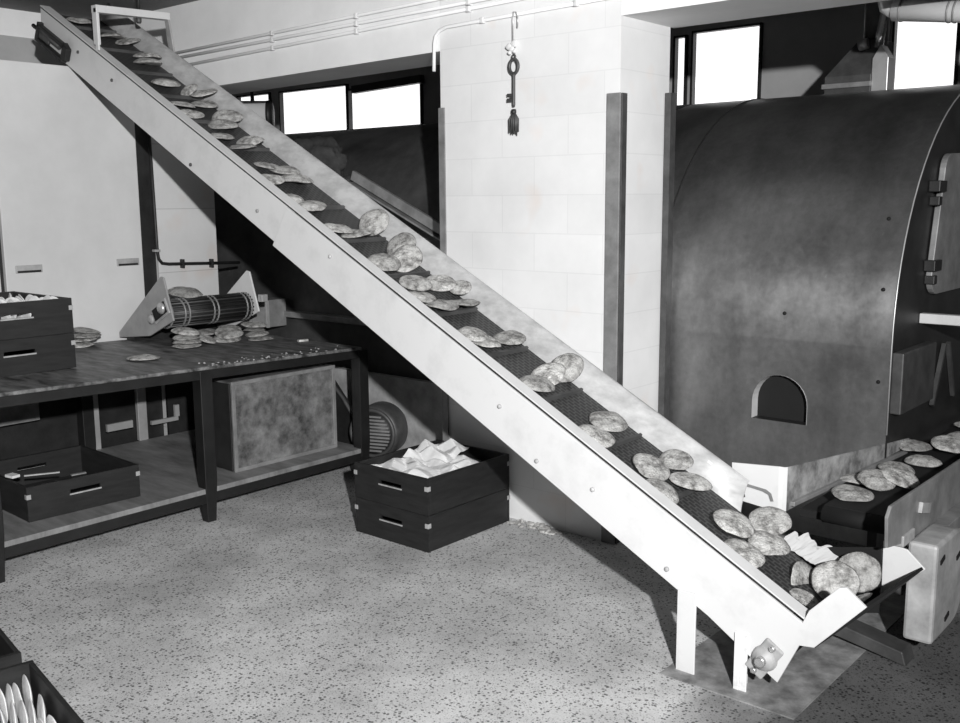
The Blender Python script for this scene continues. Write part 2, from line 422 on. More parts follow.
# lumpy sack on the left oven
def sack(name, c, sx, sy, sz, label, seed, mat):
    mb = MB(); bmesh.ops.create_icosphere(mb.bm, subdivisions=4, radius=1)
    for v in mb.bm.verts:
        k = 1 + .42*noise.noise(v.co*1.9 + Vector((seed,0,0))) + .28*abs(noise.noise(v.co*4.0 + Vector((0,seed,0)))) - .12*abs(noise.noise(v.co*9 + Vector((0,0,seed))))
        v.co = Vector((v.co.x*sx*k, v.co.y*sy*k, v.co.z*sz*k))
    for f in mb.bm.faces: f.smooth = True
    o = mb.build(name, mat, at=(0,0,0)); o.location = c
    return tag(o, label, 'sacking')
sack('sacking', (-5.42,4.58,1.90), .30,.12,.15, 'crumpled dark sacking heaped on top of the left oven', 3, M['cloth'])
sack('sacking', (-4.86,4.42,1.735), .17,.10,.07, 'small dark rag at the upper end of the sloping rail on the left oven', 9, M['cloth'])

# flue hood on the right oven
def flue():
    L = (-2.1, 5.75, 2.2)
    r = empty('flue_hood', L, 'tapered sheet metal flue hood standing on top of the right oven', 'flue')
    b = [(-2.262,5.62),(-2.005,5.62),(-2.005,5.95),(-2.262,5.95)]; t = [(-2.115,5.70),(-1.985,5.70),(-1.985,5.88),(-2.115,5.88)]
    mb = MB(); bm = mb.bm
    rings = [[bm.verts.new((x,y,z)) for x,y in q] for q, z in ((b,2.17),(b,2.30),(t,2.49))]
    for i in range(2):
        for k in range(4): bm.faces.new((rings[i][k], rings[i][(k+1)%4], rings[i+1][(k+1)%4], rings[i+1][k]))
    bm.faces.new(rings[0][::-1]); bm.faces.new(rings[-1])
    mb.build('hood', M['darkgrey'], r, L, .004)
    MB().poly_prism([(-2.003,5.62,2.17),(-1.918,5.62,2.17),(-1.918,5.62,2.38),(-1.962,5.62,2.45),(-2.003,5.62,2.38)], (0,.10,0)).build('side_cover', M['galv'], r, L, .003)
    MB().box(-2.27,-2.0,5.60,5.62,2.235,2.262).build('base_flange', M['midgrey'], r, L, .003)
    MB().cyl((-2.05,5.79,2.47),(-2.05,5.79,2.93),.066).build('flue_pipe', M['darkgrey'], r, L)
    MB().tube([(-1.995,5.68,2.44),(-1.985,5.68,2.52),(-1.965,5.68,2.66),(-1.955,5.68,2.93)], .024, 12).build('riser_pipe', M['chrome'], r, L)
    MB().cyl((-2.10,5.68,2.46),(-2.05,5.68,2.47),.03).build('damper', M['galv'], r, L)
flue()
def duct():
    L = (-1.5, 4.65, 2.4)
    r = empty('ventilation_duct', L, 'shiny pale ventilation duct crossing in the upper right corner', 'duct')
    p0, p1 = Vector((-1.575,4.65,2.450)), Vector((-.75,4.65,2.335)); dd = (p1-p0).normalized()
    MB().cyl(p0, p1, .046, 28).build('duct_tube', M['white'], r, L)
    for u in (.035, .235, .26): MB().cyl(p0+dd*(u-.004), p0+dd*(u+.004), .049, 28).build('duct_band', M['midgrey'], r, L)
    MB().tube([p0, p0+Vector((-.03,0,.02)), p0+Vector((-.04,0,.06)), p0+Vector((-.04,0,.46))], .036, 20).build('duct_riser', M['galv'], r, L)
duct()
# white tank and blind seen through the left opening
def tank():
    L = (-6.6, 5.0, 2.3)
    r = empty('white_tank', L, 'white enamel tank with a dark end, seen above the conveyor by the left windows', 'tank')
    ax_ = (.72,.69,0); te = Vector((-6.42,5.0,2.30))
    MB().lathe([(.02,-.62),(.10,-.60),(.110,-.56),(.110,0)], te, ax_, 28).build('body', M['white'], r, L)
    MB().lathe([(.112,0),(.112,.025),(.09,.045),(.02,.05)], te, ax_, 28).build('end_cap', M['dark'], r, L)
    MB().cyl((-6.60,5.0,2.40),(-6.60,5.0,2.95),.015).build('hanger', M['dark'], r, L)
tank()
tag(MB().obox((-6.95,6.82,2.715),(.46,0,.015),(0,.03,0),(-.001,0,.035)).build('blind_rail', M['dark'], at=(-6.95,6.82,2.7)), 'dark blind rail across the top of the left windows', 'blind')

# ================================================================== INCLINED CONVEYOR
T0 = Vector((-5.867, 2.98, 2.763)); U = Vector((0.88591988, 0, -0.4638383)); N = Vector((0.4638383, 0, 0.88591988))
def P(s, y, off): 
    p = T0 + U*s + N*off; return Vector((p.x, y, p.z))
CL = Vector((-1.6, 3.2, 0))
inc = empty('inclined_conveyor', CL, 'long white sided inclined conveyor rising from lower right to upper left', 'conveyor')
def ipart(mb, name, mat, parent=None, bevel=0.): return mb.build(name, mat, parent or inc, CL, bevel)
YN, YF = 2.98, 3.37
# near side plates
ipart(MB().poly_prism([P(-.03,YN,-.012), P(2.50,YN,-.012), P(2.50,YN,-.205), P(.05,YN,-.192)], (0,.012,0)), 'side_plate', M['white'], bevel=.002)
xz = [(-3.692,1.617),(-3.697,1.625)]
top = [P(2.445,YN,-.012), P(5.29,YN,-.012)]
low = [(-1.166,.345),(-1.074,.446),(-1.053,.452),(-.988,.403),(-1.144,.226),(-1.193,.219),(-1.261,.069),(-1.363,.132)]
pl = top + [Vector((x,YN,z)) for x, z in low] + [P(5.03,YN,-.226), P(2.43,YN,-.222)]
ipart(MB().poly_prism([v+Vector((0,-.008,0)) for v in pl], (0,.012,0)), 'side_plate', M['white'], bevel=.002)
# near top flange (an angle laid on the plate, thin dark gap below it)
ipart(MB().poly_prism([P(-.03,YN-.004,0), P(5.31,YN-.004,0), P(5.31,YN-.004,.006), P(-.03,YN-.004,.006)], (0,.058,0)), 'top_flange', M['white'])
ipart(MB().poly_prism([P(-.03,YN+.004,-.014), P(5.25,YN+.004,-.014), P(5.25,YN+.004,.001), P(-.03,YN+.004,.001)], (0,.03,0)), 'flange_gap', M['dark'])
# near inner wall
ipart(MB().poly_prism([P(-.03,YN+.050,-.10), P(5.25,YN+.050,-.10), P(5.25,YN+.050,0), P(-.03,YN+.050,0)], (0,.006,0)), 'inner_plate', M['darkgrey'])
# belt, return run, pan
ipart(MB().poly_prism([P(-.05,YN+.056,-.052), P(5.30,YN+.056,-.052), P(5.30,YN+.056,-.042), P(-.05,YN+.056,-.042)], (0,YF-YN-.05,0)), 'belt', M['belt'])
ipart(MB().poly_prism([P(.02,YN+.03,-.150), P(5.00,YN+.03,-.150), P(5.00,YN+.03,-.135), P(.02,YN+.03,-.135)], (0,YF-YN-.02,0)), 'return_belt', M['dark'])
for k in range(17):
    s = .16 + .322*k
    if s > 5.2: break
    ipart(MB().poly_prism([P(s-.008,YN+.062,-.042), P(s+.008,YN+.062,-.042), P(s+.005,YN+.062,-.026), P(s-.005,YN+.062,-.026)], (0,YF-YN-.07,0)), 'belt_cleat', M['darkgrey'])
# far guard: a curved trough side
def guard(s0, s1, h):
    rows = []
    for i in range(25):
        s = s0 + (s1-s0)*i/24
        rows.append([P(s - .524*((h+.06)*j/8), YF+.055*(j/8)**2.0+.004, -.06 + (h+.06)*j/8) for j in range(9)] + [P(s - .524*(h+.06), YF+.055+.016, h+.001)])
    return MB().sheet(rows, True, (0,.004,-.002))
ipart(guard(-.05, 4.845, .052), 'far_guard', M['guard'])
ipart(MB().poly_prism([P(-.05,YF+.004,-.20),P(5.15,YF+.004,-.20),P(5.15,YF+.004,-.05),P(-.05,YF+.004,-.05)], (0,.01,0)), 'far_plate', M['darkgrey'])
ipart(MB().poly_prism([P(4.62,YF+.012,-.035),P(4.64,YF+.012,-.035),P(4.64,YF+.04,.035),P(4.62,YF+.04,.035)], (0,.004,.0)), 'guard_seam', M['white'])
# scoop at the foot
sc = [(-1.16,.20),(-.988,.395)]
ipart(MB().sheet([[(-1.144,YN+.004,.222),(-.990,YN+.004,.400)],[(-1.118,3.452,.214),(-.964,3.452,.390)]], False, (-.006,0,.008)), 'scoop_lip', M['rubber'])
ipart(MB().poly_prism([(-1.20,YN+.004,.215),(-1.144,YN+.004,.222),(-1.150,YN+.004,.230),(-1.206,YN+.004,.225)], (0,.47,0)), 'scoop_floor', M['darkgrey'])
ipart(MB().poly_prism([(-1.103,3.452,.461),(-1.021,3.452,.447),(-.958,3.452,.391),(-1.099,3.452,.262)], (0,.008,0)), 'scoop_wing', M['white'], bevel=.002)
ipart(MB().poly_prism([(-1.46,3.44,.10),(-1.10,3.44,.20),(-1.103,3.44,.44),(-1.46,3.44,.36)], (0,.008,0)), 'foot_side_plate', M['rubber'])
# ragged floured sheet over the far edge of the foot
def ragged():
    grid = []
    for i in range(25):
        t = i/24
        a = Vector((-1.44+.17*t, 3.376+.02*t, .396-.080*t)); hgt = (.066 + .028*noise.noise(Vector((t*9,.3,0))) + .012*noise.noise(Vector((t*31,1.3,0)))) * min(1, .35+t*5)*min(1,.5+(1-t)*3)
        grid.append([a + Vector((.25*hgt*q + .055*q*t, .75*hgt*q, hgt*q*(.95-.45*t))) + Vector((0,0,.006*noise.noise(Vector((t*12,q*3,2))))) for q in (0,.33,.66,1.0)])
    return MB().sheet(grid, False, (0,.003,-.002))
ipart(ragged(), 'ragged_sheet', M['torn'])
# end roller and shaft
ipart(MB().cyl((-1.306,YN+.02,.148),(-1.306,3.44,.148),.052,24), 'foot_roller', M['dark'])
brg = ipart(MB().lathe([(.001,.028),(.020,.028),(.022,.022),(.034,.020),(.040,.010),(.044,.0),(.044,-.004)][::-1], (-1.306,YN-.012,.142), (0,-1,0), 28), 'bearing', M['castgrey'])
rot = Vector((.55,0,.83))
ipart(MB().obox((-1.306,YN-.014,.142), Vector((rot.z,0,-rot.x))*.036, (0,.006,0), rot*.070), 'bearing_flange', M['castgrey'], bevel=.012)
ipart(MB().lathe([(.019,0),(.019,.012),(.014,.014)], (-1.306,YN-.040,.142), (0,-1,0), 20), 'shaft_end', M['chrome'])
for sg in (-1, 1):
    c = Vector((-1.306,YN-.020,.142)) + rot*.056*sg
    ipart(MB().lathe([(.011,0),(.011,.010),(.007,.012)], c, (0,-1,0), 6), 'bolt', M['chrome'])
# legs at the foot
ipart(MB().box(-1.632,-1.560,YN-.016,YN-.008,0,.30).box(-1.632,-1.622,YN-.008,YN+.06,0,.27), 'leg', M['white'], bevel=.002)
ipart(MB().box(-1.412,-1.392,YN-.018,YN-.009,0,.205).box(-1.392,-1.366,YN-.016,YN-.008,0,.205).box(-1.398,-1.390,YN-.008,YN+.05,0,.16), 'leg', M['whitedirty'], bevel=.002)
ipart(MB().box(-1.632,-1.570,YF+.0,YF+.014,0,.27), 'leg', M['dark'])
ipart(MB().box(-1.412,-1.366,YF+.0,YF+.014,0,.15), 'leg', M['dark'])
# rivets and bolts on the near plates
for (x, z, mm) in ((-3.93,1.60,'castgrey'),(-4.46,1.83,'darkgrey'),(-5.16,2.30,'darkgrey'),(-5.50,2.48,'darkgrey'),(-3.41,1.40,'castgrey'),(-2.437,.845,'castgrey'),(-2.254,.655,'castgrey'),(-1.996,.59,'castgrey'),(-1.68,.36,'castgrey')):
    ipart(MB().lathe([(.009,0),(.009,.005),(.006,.008),(.001,.009)], (x,YN-.0 if x<-3.8 else YN-.008,z), (0,-1,0), 12), 'bolt', M[mm])
# frame over the upper end
ipart(MB().box(-5.285,-5.255,YN-.014,YN-.004,2.465,2.690), 'hoop_leg', M['white'], bevel=.002)
ipart(MB().box(-5.305,-5.285,YN-.012,YN+.02,2.50,2.690), 'hoop_leg', M['white'], bevel=.002)
ipart(MB().poly_prism([(-5.305,YN-.014,2.665),(-5.305,YN-.014,2.705),(-5.375,3.47,2.735),(-5.375,3.47,2.695)], (.05,0,0)), 'hoop_bar', M['white'], bevel=.002)
ipart(MB().obox((-5.325,3.462,2.60),(.020,0,0),(0,.006,0),(.025,.0,-.118)), 'hoop_leg', M['castgrey'], bevel=.002)
ipart(MB().cyl((-5.35,3.28,2.70),(-5.36,3.30,2.97),.010,10), 'hanger_rod', M['dark'])
ipart(MB().lathe([(.012,0),(.016,.01),(.016,.03),(.008,.04)], (-5.35,3.28,2.655), (0,0,1), 10), 'hanger_nut', M['darkgrey'])
# take-up frame and drum at the upper end
c0 = P(.10, YN, -.145)
ipart(MB().cyl(P(.06,YN+.02,-.10), P(.06,YF+.0,-.10), .045, 24), 'head_roller', M['dark'])
tk = MB()
for (o1, o2) in ((-.085,-.105),(-.165,-.185)):
    tk.poly_prism([P(.02,YN-.035,o1), P(.36,YN-.035,o1), P(.36,YN-.035,o2), P(.02,YN-.035,o2)], (0,.033,0))
tk.poly_prism([P(.02,YN-.035,-.075),P(.045,YN-.035,-.075),P(.045,YN-.035,-.17),P(.02,YN-.035,-.17)], (0,.033,0))
tk.poly_prism([P(.335,YN-.035,-.075),P(.39,YN-.035,-.095),P(.39,YN-.035,-.165),P(.335,YN-.035,-.17)], (0,.033,0))
ipart(tk, 'take_up_frame', M['dark'], bevel=.004)
ipart(MB().cyl(P(-.04,YN-.02,-.122), P(.29,YN-.02,-.122), .012, 10), 'take_up_screw', M['darkgrey'])
ipart(MB().poly_prism([P(.05,YN-.03,-.085),P(.17,YN-.03,-.085),P(.17,YN-.03,-.160),P(.05,YN-.03,-.160)], (0,.02,0)), 'take_up_bearing', M['darkgrey'], bevel=.01)

# ================================================================== CROSS CONVEYOR at the foot
XL = Vector((-1.25, 4.2, 0))
cc = empty('cross_conveyor', XL, 'dark cross conveyor at the right, carrying pitas to the foot of the incline', 'conveyor')
def cpart(mb, name, mat, parent=None, bevel=0.): return mb.build(name, mat, parent or cc, XL, bevel)
cpart(MB().box(-1.38,-1.07,3.62,6.4,.485,.497), 'belt', M['rubber'])
cpart(MB().cyl((-1.38,3.62,.462),(-1.07,3.62,.462),.033,20), 'end_roller', M['rubber'])
cpart(MB().box(-1.49,-1.05,3.66,4.36,.42,.45), 'bed_plate', M['rubber'])
cpart(MB().poly_prism([(-1.05,3.30,.492),(-1.05,3.285,.60),(-1.05,3.315,.632),(-1.05,6.3,.600),(-1.05,6.3,.45),(-1.05,3.60,.44)], (.012,0,0)), 'side_rail', M['midgrey'], bevel=.002)
cpart(MB().box(-1.04,-.985,3.56,6.3,.40,.45), 'frame_rail', M['midgrey'], bevel=.003)
cpart(MB().obox((-1.033,3.66,.545),(.008,0,0),(0,.05,-.012),(0,.006,.018)), 'latch', M['castgrey'])
# bent deflector plate: face across the incline's far edge, then along the left side
gp = [(-1.690,3.470,.640),(-1.500,3.470,.656),(-1.484,3.474,.655),(-1.474,3.488,.654),(-1.400,4.66,.555)]
gb = [(-1.680,3.470,.500),(-1.500,3.470,.482),(-1.484,3.474,.482),(-1.474,3.488,.484),(-1.400,4.66,.520)]
def lerp(a, b, t): return Vector(a)*(1-t)+Vector(b)*t
cpart(MB().sheet([[lerp(b,a,j/3) for j in range(4)] for a, b in zip(gp[:4], gb[:4])], False, (0,.006,0)), 'corner_plate', M['white'])
cpart(MB().sheet([[lerp(b,a,j/3) for j in range(4)] for a, b in zip(gp[3:], gb[3:])], False, (-.006,0,0)), 'left_rail', M['dirtyrail'])
cpart(MB().poly_prism([(-1.474,3.52,.497),(-1.455,3.52,.497),(-1.385,4.6,.497),(-1.402,4.6,.497)], (0,0,.018)), 'rail_bead', M['midgrey'], bevel=.003)
cpart(MB().poly_prism([(-1.685,3.466,.505),(-1.675,3.466,.55),(-1.655,3.466,.57),(-1.635,3.466,.535),(-1.630,3.466,.515),(-1.655,3.466,.500)], (0,.003,0)), 'gap', M['rubber'])
cpart(MB().poly_prism([(-1.655,3.464,.572),(-1.60,3.464,.566),(-1.545,3.464,.560),(-1.525,3.464,.548),(-1.515,3.464,.520),(-1.525,3.464,.518),(-1.535,3.464,.542),(-1.56,3.464,.551),(-1.60,3.464,.556),(-1.65,3.464,.560)], (0,.003,0)), 'scorched_edge', M['midgrey'])
# drive guard, shaft, base brackets
dg = []
for i in range(9):
    a = PI/2*i/8
    dg.append((-1.035, 3.93-.10+.10*math.sin(a) , .47-.10+.10*math.cos(a)))
pts = [(-1.030,3.455,.115),(-1.030,3.455,.468)] + dg + [(-1.03,3.93,.15),(-1.03,3.88,.105)]
drv = cpart(MB().poly_prism([(-1.035,3.50,.103),(-1.035,3.50,.463),(-1.035,3.74,.463)] + [(-1.035, 3.74+.14*math.sin(PI*i/12), .283+.18*math.cos(PI*i/12)) for i in range(1,12)] + [(-1.035,3.74,.103)], (.100,0,0)), 'drive_guard', M['castgrey'], bevel=.012)
for (y, z) in ((3.56,.40),(3.66,.16),(3.76,.36)): cpart(MB().obox((-.934,y,z),(.003,0,0),(0,.022,.006),(0,-.002,.008)), 'slot', M['rubber'], drv)
cpart(MB().cyl((-1.16,3.60,.285),(-1.03,3.60,.285),.016,14), 'drive_shaft', M['chrome'])
cpart(MB().lathe([(.03,0),(.045,.006),(.045,.03),(.022,.034)], (-1.10,3.60,.27), (1,0,0), 20), 'drive_collar', M['darkgrey'])
cpart(MB().box(-1.10,-1.05,3.46,3.52,.445,.475).box(-1.075,-1.03,3.44,3.56,.455,.495), 'guard_bracket', M['castgrey'], bevel=.004)
cpart(MB().poly_prism([(-1.30,3.52,.09),(-1.03,3.50,.05),(-1.015,3.50,.0),(-1.30,3.52,.04)], (0,.10,.0)), 'foot_bracket', M['darkgrey'], bevel=.004)
for (x, y) in ((-1.40,4.25),(-1.10,4.25),(-1.40,6.2),(-1.10,6.2),(-1.06,3.75)):
    cpart(MB().box(x-.02,x+.02,y-.02,y+.02,0,.41 if y<6 else .485), 'leg', M['dark'])
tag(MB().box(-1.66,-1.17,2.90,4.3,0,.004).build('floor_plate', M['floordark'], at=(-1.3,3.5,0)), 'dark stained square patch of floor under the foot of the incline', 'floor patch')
# ================================================================== TABLE
TL = Vector((-4.9, 2.9, 0))
tb = empty('work_table', TL, 'long dark worn work table with a low shelf along the left wall', 'table')
def tpart(mb, name, mat, parent=None, bevel=0.): return mb.build(name, mat, parent or tb, TL, bevel)
Y0, Y1, XF, XB = 1.70, 3.97, -4.30, -5.60
def tz(y): return .842 - .046*(y-1.866)/2.09
tpart(MB().poly_prism([(XF,Y0,tz(Y0)-.018),(XF,Y1,tz(Y1)-.018),(XF,Y1,tz(Y1)),(XF,Y0,tz(Y0))], (XB-XF,0,0)), 'tabletop', M['tablewood'], bevel=.005)
tpart(MB().poly_prism([(XF-.006,Y0,tz(Y0)-.065),(XF-.006,Y1,tz(Y1)-.065),(XF-.006,Y1,tz(Y1)-.019),(XF-.006,Y0,tz(Y0)-.019)], (-.022,0,0)), 'apron', M['tablelegs'])
tpart(MB().box(XB+.03,XB+.05,Y0+.05,Y1-.02,.66,.752), 'apron', M['tablelegs'])
for (x, y) in ((XF-.040,1.80),(XF-.040,2.90),(XF-.040,3.985),(XB+.04,1.80),(XB+.04,2.90),(XB+.04,3.93)):
    h = tz(y)-.02
    def q(z, e): return [(x-e,y-e,z),(x+e,y-e,z),(x+e,y+e,z),(x-e,y+e,z)]
    mb = MB(); bm = mb.bm
    r3 = [[bm.verts.new(p) for p in q(z, e)] for z, e in ((0,.026),(.22,.036),(h,.036))]
    for i in range(2):
        for k in range(4): bm.faces.new((r3[i][k], r3[i][(k+1)%4], r3[i+1][(k+1)%4], r3[i+1][k]))
    bm.faces.new(r3[0][::-1]); bm.faces.new(r3[2])
    tpart(mb, 'leg', M['tablelegs'], bevel=.003)
tpart(MB().box(XB+.06,XF-.012,Y0,Y1+.02,.155,.182), 'shelf', M['shelf'], bevel=.003)
tpart(MB().box(XF-.045,XF-.010,Y0,Y1+.0,.105,.156), 'shelf_rail', M['tablelegs'], bevel=.003)
for (y, z0) in ((2.94,.182),(3.255,.182)):
    tpart(MB().box(-5.56,-5.53,y-.030,y+.030,z0,.70), 'back_post', M['galv'], bevel=.002)
tpart(MB().box(-5.575,-5.555,3.03,3.20,.27,.315), 'back_rail', M['galv'])
tpart(MB().box(-5.575,-5.555,3.33,3.52,.26,.285).box(-5.575,-5.555,3.50,3.53,.285,.36), 'back_rail', M['galv'])
tpart(MB().box(-5.57,-5.55,2.30,2.62,.42,.60), 'back_panel', M['midgrey'])

# flour scraps along the front edge of the table
def scraps(name, label, cat, mat, pts, r0):
    mb = MB()
    for i, p in enumerate(pts):
        t = bmesh.ops.create_icosphere(mb.bm, subdivisions=1, radius=1)
        sx, sy, sz = [r0*random.uniform(.5,1.4) for _ in range(3)]
        for v in t['verts']: v.co = Vector((v.co.x*sx*(1+.4*random.random()), v.co.y*sy, v.co.z*sz*.6)) + Vector(p) + Vector((0,0,sz*.5))
    o = mb.build(name, mat, at=pts[0]); return tag(o, label, cat, kind='stuff')
scraps('flour_crumbs', 'pale flour crumbs scattered along the front edge of the work table', 'crumbs', M['castgrey'],
       [(XF-.012-.14*random.random()**2.5, y, tz(y)-.002) for y in [2.9+random.random()*1.02 for _ in range(60)]], .0065)
scraps('bread_crumbs', 'little heap of bread scraps on the floor against the pier, right of the crates', 'crumbs', M['pita'],
       [(-3.10+.30*random.random(), 3.84+.07*random.random(), 0) for _ in range(26)] + [(-2.86+.05*random.random(), 3.85, 0) for _ in range(4)], .018)

# ================================================================== CRATES
def crate_parts(L, W, H, root, brackets=True):
    """crate centred on root in x,y; W along local x, L along local y; hand slots on the two ends across y"""
    t = .016
    def bb(mb, name, mat, parent=root, bevel=.003): return mb.build(name, mat, parent, (0,0,0), bevel)
    x, y = W/2, L/2
    # ends with a hand slot (built from four pieces round the hole)
    for sg in (-1, 1):
        ya, yb = (sg*y, sg*(y-t)) if sg < 0 else (y-t, y)
        hz0, hz1, hw = H*.56, H*.56+.020, .075
        mb = MB()
        mb.box(-x,x,ya,yb,0,hz0).box(-x,x,ya,yb,hz1,H).box(-x,-hw,ya,yb,hz0,hz1).box(hw,x,ya,yb,hz0,hz1)
        e = mb.build('end_board', M['wood'], root, (0,0,0))
        yo = sg*(y+.003)
        MB().box(-hw-.004,hw+.004,min(yo,sg*y),max(yo,sg*y),hz0-.006,hz0+.001).build('slot_edge', M['castgrey'], e, (0,0,0))
    for sg in (-1, 1):
        xa, xb = (-x, -x+t) if sg < 0 else (x-t, x)
        bb(MB().box(xa,xb,-y+t,y-t,0,H), 'side_board', M['wood'])
    bb(MB().box(-x+t,x-t,-y+t,y-t,.004,.016), 'bottom_board', M['woodin'])
    if brackets:
        for sx in (-1,1):
            for sy in (-1,1):
                for zz in (.74,):
                    z0 = H*zz-.014
                    mb = MB()
                    ya = sy*y; xa = sx*x
                    mb.box(min(xa,xa-sx*.018), max(xa,xa-sx*.018), min(ya,ya+sy*.003), max(ya,ya+sy*.003), z0, z0+.022)
                    mb.box(min(xa,xa+sx*.003), max(xa,xa+sx*.003), min(ya+sy*.003,ya-sy*.018), max(ya+sy*.003,ya-sy*.018), z0, z0+.022)
                    mb.build('corner_bracket', M['castgrey'], root, (0,0,0))
def crate(loc, rz, L, W, H, label, group=None):
    r = empty('crate', loc, label, 'crate', group); r.rotation_euler = (0,0,rz)
    crate_parts(L, W, H, r)
    return r
CRC = (-3.372, 3.578)
crate((CRC[0],CRC[1],.0), .0, .61, .50, .178, 'lower of the two dark wooden crates stacked on the floor before the pier')
crate((CRC[0],CRC[1],.180), .0, .61, .50, .178, 'upper of the two dark crates stacked on the floor, lined with white paper')
HZ = tz(2.1)
crate((-5.02,2.155,HZ), PI/2, .61, .55, .172, 'lower of the two dark crates stacked at the left end of the table')
crate((-5.02,2.155,HZ+.174), PI/2, .61, .55, .172, 'upper dark crate at the left end of the table, full of small pitas')
crate((-4.78,2.32,.183), PI/2-.04, .61, .56, .165, 'empty dark crate on the shelf under the left end of the table')
crate((-2.84,1.02,.0), -.18+PI/2, .61, .60, .185, 'dark crate of upright pitas on the floor in the bottom left corner')
crate((-3.52,1.13,.0), -.18+PI/2, .61, .60, .185, 'dark crate on the floor at the left edge, behind the crate of upright pitas')

# white paper crumpled in the upper floor crate
def paper(label, x0, x1, y0, y1, z, seed, amp, name='paper_liner', rot=0, tilt=0):
    nx, ny = 34, 34
    cx, cy = (x0+x1)/2, (y0+y1)/2
    rows = []
    for i in range(nx+1):
        row = []
        for j in range(ny+1):
            u, v = i/nx, j/ny
            p = Vector((x0+(x1-x0)*u-cx, y0+(y1-y0)*v-cy, 0))
            q = p.x*5.5 + p.y*3.5 + 1.1*noise.noise(Vector((p.x*3+seed, p.y*3, seed))) + seed; q2 = p.y*7.5 - p.x*3 + .8*noise.noise(Vector((p.x*4, p.y*4+seed, 1)))
            rdg = 1.0*abs(q - math.floor(q) - .5) + .55*abs(q2 - math.floor(q2) - .5) - .1
            e = min(1, min(u,1-u,v,1-v)*10)
            zz = amp*(1-1.6*rdg) * (.35+.65*e) + tilt*p.y + .004*noise.noise(Vector((p.x*25,p.y*18,seed)))
            c, s_ = math.cos(rot), math.sin(rot)
            row.append((cx+p.x*c-p.y*s_, cy+p.x*s_+p.y*c, z+zz))
        rows.append(row)
    return tag(MB().sheet(rows, False, (0,0,-.0015)).build(name, M['paper'], at=(cx,cy,z)), label, 'paper')
paper('crumpled white paper lining the upper floor crate', CRC[0]-.228, CRC[0]+.228, CRC[1]-.282, CRC[1]+.20, .315, 2.0, .040)
paper('loose sheet of white paper sticking up at the back of the upper floor crate', CRC[0]-.20, CRC[0]+.06, CRC[1]-.02, CRC[1]+.22, .348, 7.7, .05, 'paper_sheet', .25, .12)
# slim tools and scraps on the empty shelf crate
tag(MB().obox((-4.62,2.17,.362),(.035,.07,.0),(.006,-.003,0),(0,0,.003)).build('scraper_blade', M['galv'], at=(-4.62,2.17,.36)), 'thin pale scraper blade lying across the empty crate under the table', 'scraper')
tag(MB().obox((-4.52,2.30,.352),(.004,.035,.0),(.010,-.002,0),(0,0,.003)).build('metal_strip', M['midgrey'], at=(-4.52,2.30,.35)), 'short grey strip on the rim of the empty crate under the table', 'strip')
tag(MB().obox((-4.70,2.065,.362),(.03,.004,.0),(.004,-.02,0),(0,0,.006)).build('paper_scrap', M['paper'], at=(-4.7,2.06,.36)), 'pale scrap on the left corner of the empty crate under the table', 'scrap')

# ================================================================== things below and behind the table
def tinbox():
    L = (-4.6, 3.5, .182)
    r = empty('metal_bin', L, 'square blackened metal bin standing on the table shelf', 'bin')
    x0, x1, y0, y1, z0, z1 = -4.78, -4.455, 3.15, 3.885, .183, .685
    MB().box(x0,x1,y0,y1,z0,z1).build('body', M['tin'], r, L, .008)
    for q in ((y0,y1,z0,z0+.022),(y0,y1,z1-.022,z1),(y0,y0+.022,z0+.022,z1-.022),(y1-.022,y1,z0+.022,z1-.022)):
        MB().box(x1,x1+.010,q[0],q[1],q[2],q[3]).build('frame_bar', M['midgrey'], r, L, .002)
    MB().box(x0+.02,x1-.0,y0-.012,y0,z0+.01,z1-.01).build('side_panel', M['dark'], r, L, .003)
tinbox()
sack('dark_bundle', (-4.85,3.30,.232), .05,.05,.055, 'small dark bundle on the shelf beside the metal bin', 21, M['cloth'])
def motor():
    L = (-4.35, 4.15, 0)
    r = empty('electric_motor', L, 'round electric motor with a slotted grille, on the floor behind the right table leg', 'motor')
    c = Vector((-4.37,4.12,.245)); ax = Vector((.35,-.94,0)).normalized(); sd = Vector((.94,.35,0)).normalized(); upv = Vector((0,0,1))
    MB().lathe([(.02,0),(.155,0),(.165,.02),(.165,.16),(.15,.18),(.13,.182)], c - ax*.16, ax, 36).build('casing', M['darkgrey'], r, L)
    gr = MB().lathe([(.001,0),(.132,0),(.132,.012),(.001,.018)], c + ax*.022, ax, 36).build('grille', M['dark'], r, L)
    for k in range(-5, 6):
        z = .021*k; hw = math.sqrt(max(.001, .125**2 - z*z))
        MB().obox(c + ax*.046 + upv*z, sd*hw, ax*.006, upv*.0055).build('grille_bar', M['midgrey'], gr, L)
    MB().torus(c + ax*.03, ax, .142, .013, 36, 8).build('rim', M['darkgrey'], r, L)
    MB().box(-4.50,-4.22,4.03,4.28,0,.09).build('base', M['dark'], r, L, .006)
motor()
def brace():
    L = (-4.7, 4.0, 0)
    r = empty('belt_guard', L, 'dark sloping belt guard behind the right table leg', 'guard')
    MB().poly_prism([(-4.98,4.16,.62),(-4.92,4.16,.64),(-4.58,4.16,.30),(-4.56,4.16,.10),(-4.98,4.16,.10)], (0,.03,0)).build('plate', M['dark'], r, L, .004)
    MB().tube([(-4.96,4.15,.635),(-4.86,4.15,.56),(-4.68,4.15,.41),(-4.585,4.15,.30),(-4.565,4.15,.2),(-4.56,4.15,.1)], .012, 8).build('edge_rod', M['darkgrey'], r, L)
brace()
tag(MB().box(-5.3,-3.62,4.30,4.345,0,.56).build('plinth_panel', M['castgrey'], at=(-4.5,4.32,0)), 'low pale panel on the front of the left oven behind the motor', 'panel')

